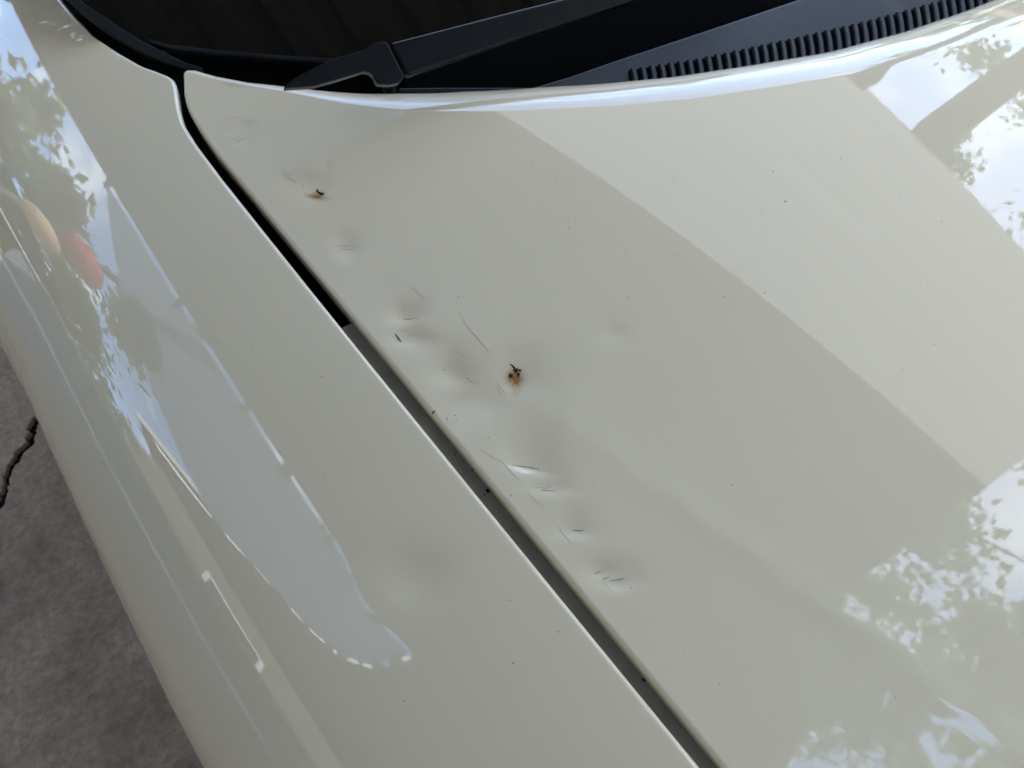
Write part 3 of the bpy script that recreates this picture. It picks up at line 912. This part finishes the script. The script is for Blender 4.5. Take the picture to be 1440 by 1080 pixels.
for f0, f1 in ((0.15, 0.55), (0.75, 0.95), (1.25, 1.42), (1.8, 2.02), (2.2, 2.45), (2.95, 3.1), (3.35, 3.75), (4.1, 4.3)):
    ii = np.arange(len(lean)); L_ = np.array(lean)
    p0 = np.array([np.interp(f0, ii, L_[:, j]) for j in (0, 1)]); p1 = np.array([np.interp(f1, ii, L_[:, j]) for j in (0, 1)])
    d = (p1-p0)/np.linalg.norm(p1-p0); nn = np.array([d[1], -d[0]]); nn = nn if nn[1] < 0 else -nn
    flat("dash_blocker", [tuple(p0-nn*0.01), tuple(p1-nn*0.01), tuple(p1+nn*0.11), tuple(p0+nn*0.11)], ZR+0.014, M_sheet, 0.02)  # more blockers added to dash the bright line along the sheet
flat("blue_reflection_sheet", lean[:-1]+[(-3.3, 1.3), (-2.85, 1.75), (-2.4, 2.1), (-1.985, 2.5)], ZR, M_blue_sheet)  # invented sheet, put in for the blue tongue reflected on the fender
flat("roof_sheet", [(-1.955, -1.15), (-1.955, -0.262), (-2.3, -0.187), (-2.545, -0.078), (-2.755, 0.115), (-3.015, 0.50), (-3.46, 1.00), (-4.2, 1.95), (-4.6, 2.3), (-4.6, -1.15)], ZR, M_sheet, 0.01)
for i, (f0, f1) in enumerate([(0.0, 0.5), (0.9, 1.3), (1.45, 1.9), (2.1, 2.35), (2.5, 3.0), (3.1, 3.6), (3.8, 4.7), (5.0, 5.8)]):
    ii = np.arange(len(lean)); L_ = np.array(lean)
    p0 = np.array([np.interp(f0, ii, L_[:, j]) for j in (0, 1)]); p1 = np.array([np.interp(f1, ii, L_[:, j]) for j in (0, 1)])
    d = (p1-p0)/np.linalg.norm(p1-p0); nn = np.array([d[1], -d[0]]); nn = nn if nn[1] < 0 else -nn
    wd_ = 0.05+0.03*((i*3) % 4)/3
    flat("bright_line_strip", [tuple(p0+nn*0.012), tuple(p1+nn*0.012), tuple(p1+nn*(0.012+wd_)), tuple(p0+nn*(0.012+wd_*0.7))], ZR, M_strip)  # strips added only to show as bright lines in the fender
prism("beam", [(1.44, 0.28, 2.44), (1.44, 0.43, 2.44), (5.2, 0.98, 2.44), (5.2, 0.83, 2.44)], (0, 0, 0.12), M_wood, carport)
for (px_, py_) in ((-1.88, 4.9), (1.36, 0.70),  (5.1, 0.9)):
    box("post", (px_-0.05, py_-0.05, 0.0), (px_+0.05, py_+0.05, 2.43), M_wood, carport, 0.005)

# ------------------------------------------------------------------ left of the car: fence, gabled house
M_fence = mat("pale_blue_grey_fence_paint", (0.17, 0.20, 0.25), 0.7)
M_white = mat("white_trim_paint", (0.80, 0.80, 0.78), 0.5)
M_side = mat("beige_siding", (0.16, 0.145, 0.12), 0.75)
M_shing = mat("grey_shingles", (0.10, 0.10, 0.105), 0.9)
M_red = mat("red_plastic", (0.55, 0.035, 0.03), 0.35)
M_cream = mat("cream_plastic", (0.75, 0.55, 0.38), 0.5)
fence = empty("fence", (-3.0, 0.4, -0.05), "pale blue grey board fence mirrored low in the car's side", "fence")
for i in range(32):
    y0 = -2.3+0.15*i
    box("board", (-3.012, y0+0.003, -0.05), (-2.988, y0+0.147, 1.30+0.004*((i*7) % 5)), M_fence, fence)
for i in range(9):
    y0 = -2.3+0.6*i
    box("post_cap", (-3.05, y0-0.02, 1.325), (-2.95, y0+0.565, 1.355), M_white, fence)
box("rail", (-3.05, -2.3, 0.25), (-3.012, 2.5, 0.33), M_fence, fence)
house = empty("house", (-8.5, -0.4, -0.05), "beige gabled house with white rake trim mirrored in the car's side", "house")
yp, zp, sl2 = -0.4, 6.6, 0.82
gab = [(-6.5, yp-3.4, -0.05), (-6.5, yp+3.4, -0.05), (-6.5, yp+3.4, zp-3.4*sl2), (-6.5, yp, zp), (-6.5, yp-3.4, zp-3.4*sl2)]
prism("wall", gab, (-5, 0, 0), M_side, house)
for sg in (1, -1):
    a_, b_ = (yp, zp), (yp+sg*3.8, zp-3.8*sl2)
    prism("roof", [(-6.2, a_[0], a_[1]+0.02), (-6.2, b_[0], b_[1]+0.02), (-6.2, b_[0], b_[1]+0.14), (-6.2, a_[0], a_[1]+0.14)], (-5.6, 0, 0), M_shing, house)
    prism("rake_trim", [(-6.19, a_[0], a_[1]-0.10), (-6.19, b_[0], b_[1]-0.10), (-6.19, b_[0], b_[1]+0.12), (-6.19, a_[0], a_[1]+0.12)], (0.03, 0, 0), M_white, house)
wnd = prism("window", [(-6.49, 0.5, 1.3), (-6.49, 1.6, 1.3), (-6.49, 1.6, 2.7), (-6.49, 0.5, 2.7)], (0.04, 0, 0), M_white, house)
prism("pane", [(-6.449, 0.58, 1.38), (-6.449, 1.52, 1.38), (-6.449, 1.52, 2.62), (-6.449, 0.58, 2.62)], (0.006, 0, 0), M_glass, wnd)

# ------------------------------------------------------------------ trees
M_leaf = mat("green_leaves", (0.075, 0.105, 0.03), 0.5, spec=0.3)
k = NT(M_leaf)
tl = k.n("ShaderNodeBsdfTranslucent"); tl.inputs["Color"].default_value = (0.26, 0.28, 0.06, 1)
mx = k.n("ShaderNodeMixShader"); mx.inputs[0].default_value = 0.4
k.l(k.b.outputs[0], mx.inputs[1]); k.l(tl.outputs[0], mx.inputs[2]); k.l(mx.outputs[0], k.out.inputs[0])
k.l(k.mix(k.noise(1.5, 3), (0.045, 0.075, 0.02), (0.11, 0.13, 0.04)), k.b.inputs["Base Color"])
M_bark = mat("lichen_green_bark", (0.26, 0.26, 0.11), 0.9)
def tree(loc, hgt, spread, n, seed, label, size=0.09, low=0.3, tr=0.16):
    rr = np.random.default_rng(seed)
    t = empty("tree", loc, label, "tree", "trees around the carport")
    b = np.array(loc, float)
    pts = [b+np.array([0.15*math.sin(3*q+seed), 0.15*math.cos(2*q+seed), q*hgt*0.75]) for q in np.linspace(0, 1, 7)]
    v, f = tube_mesh(pts, np.linspace(tr, tr*0.35, 7), 8)
    limbs = []
    for i in range(8):
        a = i*2.4+seed; h0 = hgt*(low+0.45*i/8)
        p0 = b+np.array([0, 0, h0]); p2 = b+np.array([spread*0.8*math.cos(a), spread*0.8*math.sin(a), h0+hgt*0.16])
        v2, f2 = tube_mesh([p0, (p0+p2)/2+np.array([0, 0, 0.1]), p2], [0.05, 0.035, 0.012], 6)
        f += [tuple(q+len(v) for q in ff) for ff in f2]; v += v2
    obj("trunk", v, f, M_bark, t, True)
    k_ = 26
    cen = np.stack([rr.normal(0, spread*0.5, k_), rr.normal(0, spread*0.5, k_), rr.uniform(low+0.05, 1.0, k_)*hgt], 1)
    cr = rr.uniform(0.35, 0.8, k_)*spread*0.42
    idx = rr.integers(0, k_, n)
    P = b+cen[idx]+rr.normal(0, 1, (n, 3))*cr[idx][:, None]*np.array([1, 1, 0.6])*0.6
    d1_ = rr.normal(0, 1, (n, 3)); d1_ /= np.linalg.norm(d1_, axis=1)[:, None]
    d2_ = np.cross(d1_, rr.normal(0, 1, (n, 3))); d2_ /= np.linalg.norm(d2_, axis=1)[:, None]
    s_ = size*rr.uniform(0.6, 1.3, n)[:, None]
    Q = np.stack([P-d1_*s_, P+d2_*s_*0.45, P+d1_*s_, P-d2_*s_*0.45], 1).reshape(-1, 3)
    obj("crown", Q, np.arange(4*n).reshape(-1, 4), M_leaf, t)
tree((-5.2, 5.4, -0.05), 4.9, 1.9, 8000, 6, "dark tree mirrored at the rear of the car's side", 0.13, 0.12)  # stand-in for unidentified dark shapes in the fender
tree((-4.4, -4.0, -0.05), 7.5, 2.0, 8000, 9, "tree standing beyond the front of the fence", 0.13, 0.2)  # added to cut the sky light falling on the fender
tree((8.7, -0.9, -0.05), 8.6, 2.1, 6500, 1, "leafy tree mirrored at the upper right of the bonnet")
tree((7.5, 2.2, -0.05), 6.5, 1.6, 5000, 2, "leafy tree mirrored right of the bonnet beyond the beam")
tree((1.15, -3.0, -0.05), 11.0, 1.75, 6000, 3, "tall tree mirrored at the lower right of the bonnet with its pale trunk", 0.10, 0.55, 0.22)
tree((-1.6, -4.4, -0.05), 8.5, 2.1, 6000, 11, "dense tree added ahead of the car to block sky light", 0.14, 0.2)  # added to keep sky light out of the carport
tree((2.4, -5.4, -0.05), 9.0, 2.2, 6000, 12, "dense tree added behind the tall tree to block sky light", 0.14, 0.2)  # second tree added to darken the carport's front opening
tree((3.7, -4.1, -0.05), 9.6, 2.1, 9500, 4, "bushy tree mirrored at the right edge of the bonnet's front", 0.11, 0.25)

# woods added on all sides to block the low sky, one mass of foliage
rw = np.random.default_rng(21)
nW = 34000
an_ = rw.uniform(0, 2*math.pi, nW); rr_ = 24+rw.normal(0, 1.2, nW)
top = 7.0+1.4*np.sin(an_*5+1)+0.7*np.sin(an_*13)+0.5*np.sin(an_*29+2)
hh = top*rw.uniform(0, 1, nW)**0.8
P = np.stack([rr_*np.sin(an_), rr_*np.cos(an_), hh], 1)
d1_ = rw.normal(0, 1, (nW, 3)); d1_ /= np.linalg.norm(d1_, axis=1)[:, None]
d2_ = np.cross(d1_, rw.normal(0, 1, (nW, 3))); d2_ /= np.linalg.norm(d2_, axis=1)[:, None]
s_ = 0.42*rw.uniform(0.6, 1.3, nW)[:, None]
Q = np.stack([P-d1_*s_, P+d2_*s_*0.5, P+d1_*s_, P-d2_*s_*0.5], 1).reshape(-1, 3)
woods = obj("woods", Q, np.arange(4*nW).reshape(-1, 4), M_leaf)
tag(woods, "distant green woods added to block low sky light around the car", kind="stuff")

# made-up stand-ins hung at the carport's left edge for unidentified fender reflections
def torus_mesh(c, R_, r_, ax_u, ax_v, n=36, m_=10):
    c, ax_u, ax_v = np.array(c), np.array(ax_u, float), np.array(ax_v, float)
    w_ = np.cross(ax_u, ax_v); V_, F_ = [], []
    for i in range(n):
        a = 2*math.pi*i/n; dr = ax_u*math.cos(a)+ax_v*math.sin(a)
        for j in range(m_):
            b = 2*math.pi*j/m_
            V_.append(c+dr*(R_+r_*math.cos(b))+w_*r_*math.sin(b))
    for i in range(n):
        for j in range(m_):
            F_.append((i*m_+j, i*m_+(j+1) % m_, ((i+1) % n)*m_+(j+1) % m_, ((i+1) % n)*m_+j))
    return V_, F_
def along(px_dir, p, s): return np.array(p)+np.array(px_dir)*s
M_grey = mat("dark_grey_plastic", (0.05, 0.05, 0.05), 0.5)
def paper(name, col):
    m = mat(name, col, 0.6); k = NT(m)
    t_ = k.n("ShaderNodeBsdfTranslucent"); t_.inputs["Color"].default_value = (*col, 1)
    x_ = k.n("ShaderNodeMixShader"); x_.inputs[0].default_value = 0.5
    k.l(k.b.outputs[0], x_.inputs[1]); k.l(t_.outputs[0], x_.inputs[2]); k.l(x_.outputs[0], k.out.inputs[0])
    return m
prism("rafter", [(-1.90, 1.20, 2.62), (-1.90, 1.30, 2.62), (-3.5, 3.70, 2.62), (-3.5, 3.60, 2.62)], (0, 0, 0.09), M_wood, carport)  # added only to carry the stand-in lanterns
box("post", (-3.55, 3.6, 0.0), (-3.45, 3.7, 2.61), M_wood, carport, 0.005)  # support for the added rafter
def lantern(c, r_, h_, m, label):  # made-up shape for unidentified coloured reflections in the fender
    c = np.array(c)
    t = empty("lantern_stand_in", tuple(c), label, "lantern", "made-up lanterns for fender reflections")
    V_, F_ = [], []; nr_, ns_ = 25, 28
    for i in range(nr_):
        a = -1.25+2.5*i/(nr_-1)
        rr2 = r_*math.cos(a)*(1.0 if i % 2 == 0 else 0.965); zz2 = h_*math.sin(a)
        for j in range(ns_):
            b = 2*math.pi*j/ns_; V_.append((c[0]+rr2*math.cos(b), c[1]+rr2*math.sin(b), c[2]+zz2))
    for i in range(nr_-1):
        for j in range(ns_): F_.append((i*ns_+j, i*ns_+(j+1) % ns_, (i+1)*ns_+(j+1) % ns_, (i+1)*ns_+j))
    obj("paper_shade", V_, F_, m, t)
    for sg in (1, -1):
        v_, f_ = tube_mesh([c+np.array([0, 0, sg*h_*0.93]), c+np.array([0, 0, sg*h_*1.02])], [r_*0.33, r_*0.33], 16)
        obj("end_ring", v_, f_, M_grey, t)
    v_, f_ = tube_mesh([c+np.array([0, 0, h_]), (c[0], c[1], 2.62)], [0.003, 0.003], 6)
    obj("cord", v_, f_, M_grey, t)
def on_rafter(f): return np.array([-1.90-1.6*f, 1.25+2.4*f])
q_ = on_rafter(0.45); lantern((q_[0], q_[1], 2.27), 0.17, 0.21, paper("red_paper", (0.75, 0.05, 0.04)), "red paper lantern hung on the rafter and mirrored in the car's side")
q_ = on_rafter(0.62); lantern((q_[0], q_[1], 2.02), 0.18, 0.22, paper("cream_paper", (0.85, 0.66, 0.42)), "cream paper lantern hung on the rafter and mirrored in the car's side")
pc = along((-0.60, 0.57, 0.58), (-0.86, 0.21, 0.89), 1.95)  # planter made up in place of an unidentified reflected ring
pot = empty("planter_stand_in", tuple(pc), "made-up grey planter with a white rim standing in for a ring-shaped reflection", "planter")
v_, f_ = torus_mesh(pc, 0.17, 0.012, (1, 0, 0), (0, 1, 0))
obj("rim", v_, f_, M_white, pot, True)
V_, F_ = [], []
for q, (rr2, zz2) in enumerate(((0.165, 0.0), (0.15, -0.07), (0.11, -0.13), (0.05, -0.16))):
    for i in range(24):
        a = 2*math.pi*i/24; V_.append(pc+np.array([rr2*math.cos(a), rr2*math.sin(a), zz2]))
for q in range(3):
    for i in range(24): F_.append((q*24+i, q*24+(i+1) % 24, q*24+24+(i+1) % 24, q*24+24+i))
F_.append(tuple(range(72, 96)))
obj("bowl", V_, F_, M_grey, pot, True)
for i in range(3):
    a = 2*math.pi*i/3
    v_, f_ = tube_mesh([pc+np.array([0.165*math.cos(a), 0.165*math.sin(a), 0]), (pc[0], pc[1], 2.49)], [0.003, 0.003], 6)
    obj("chain", v_, f_, M_white, pot)
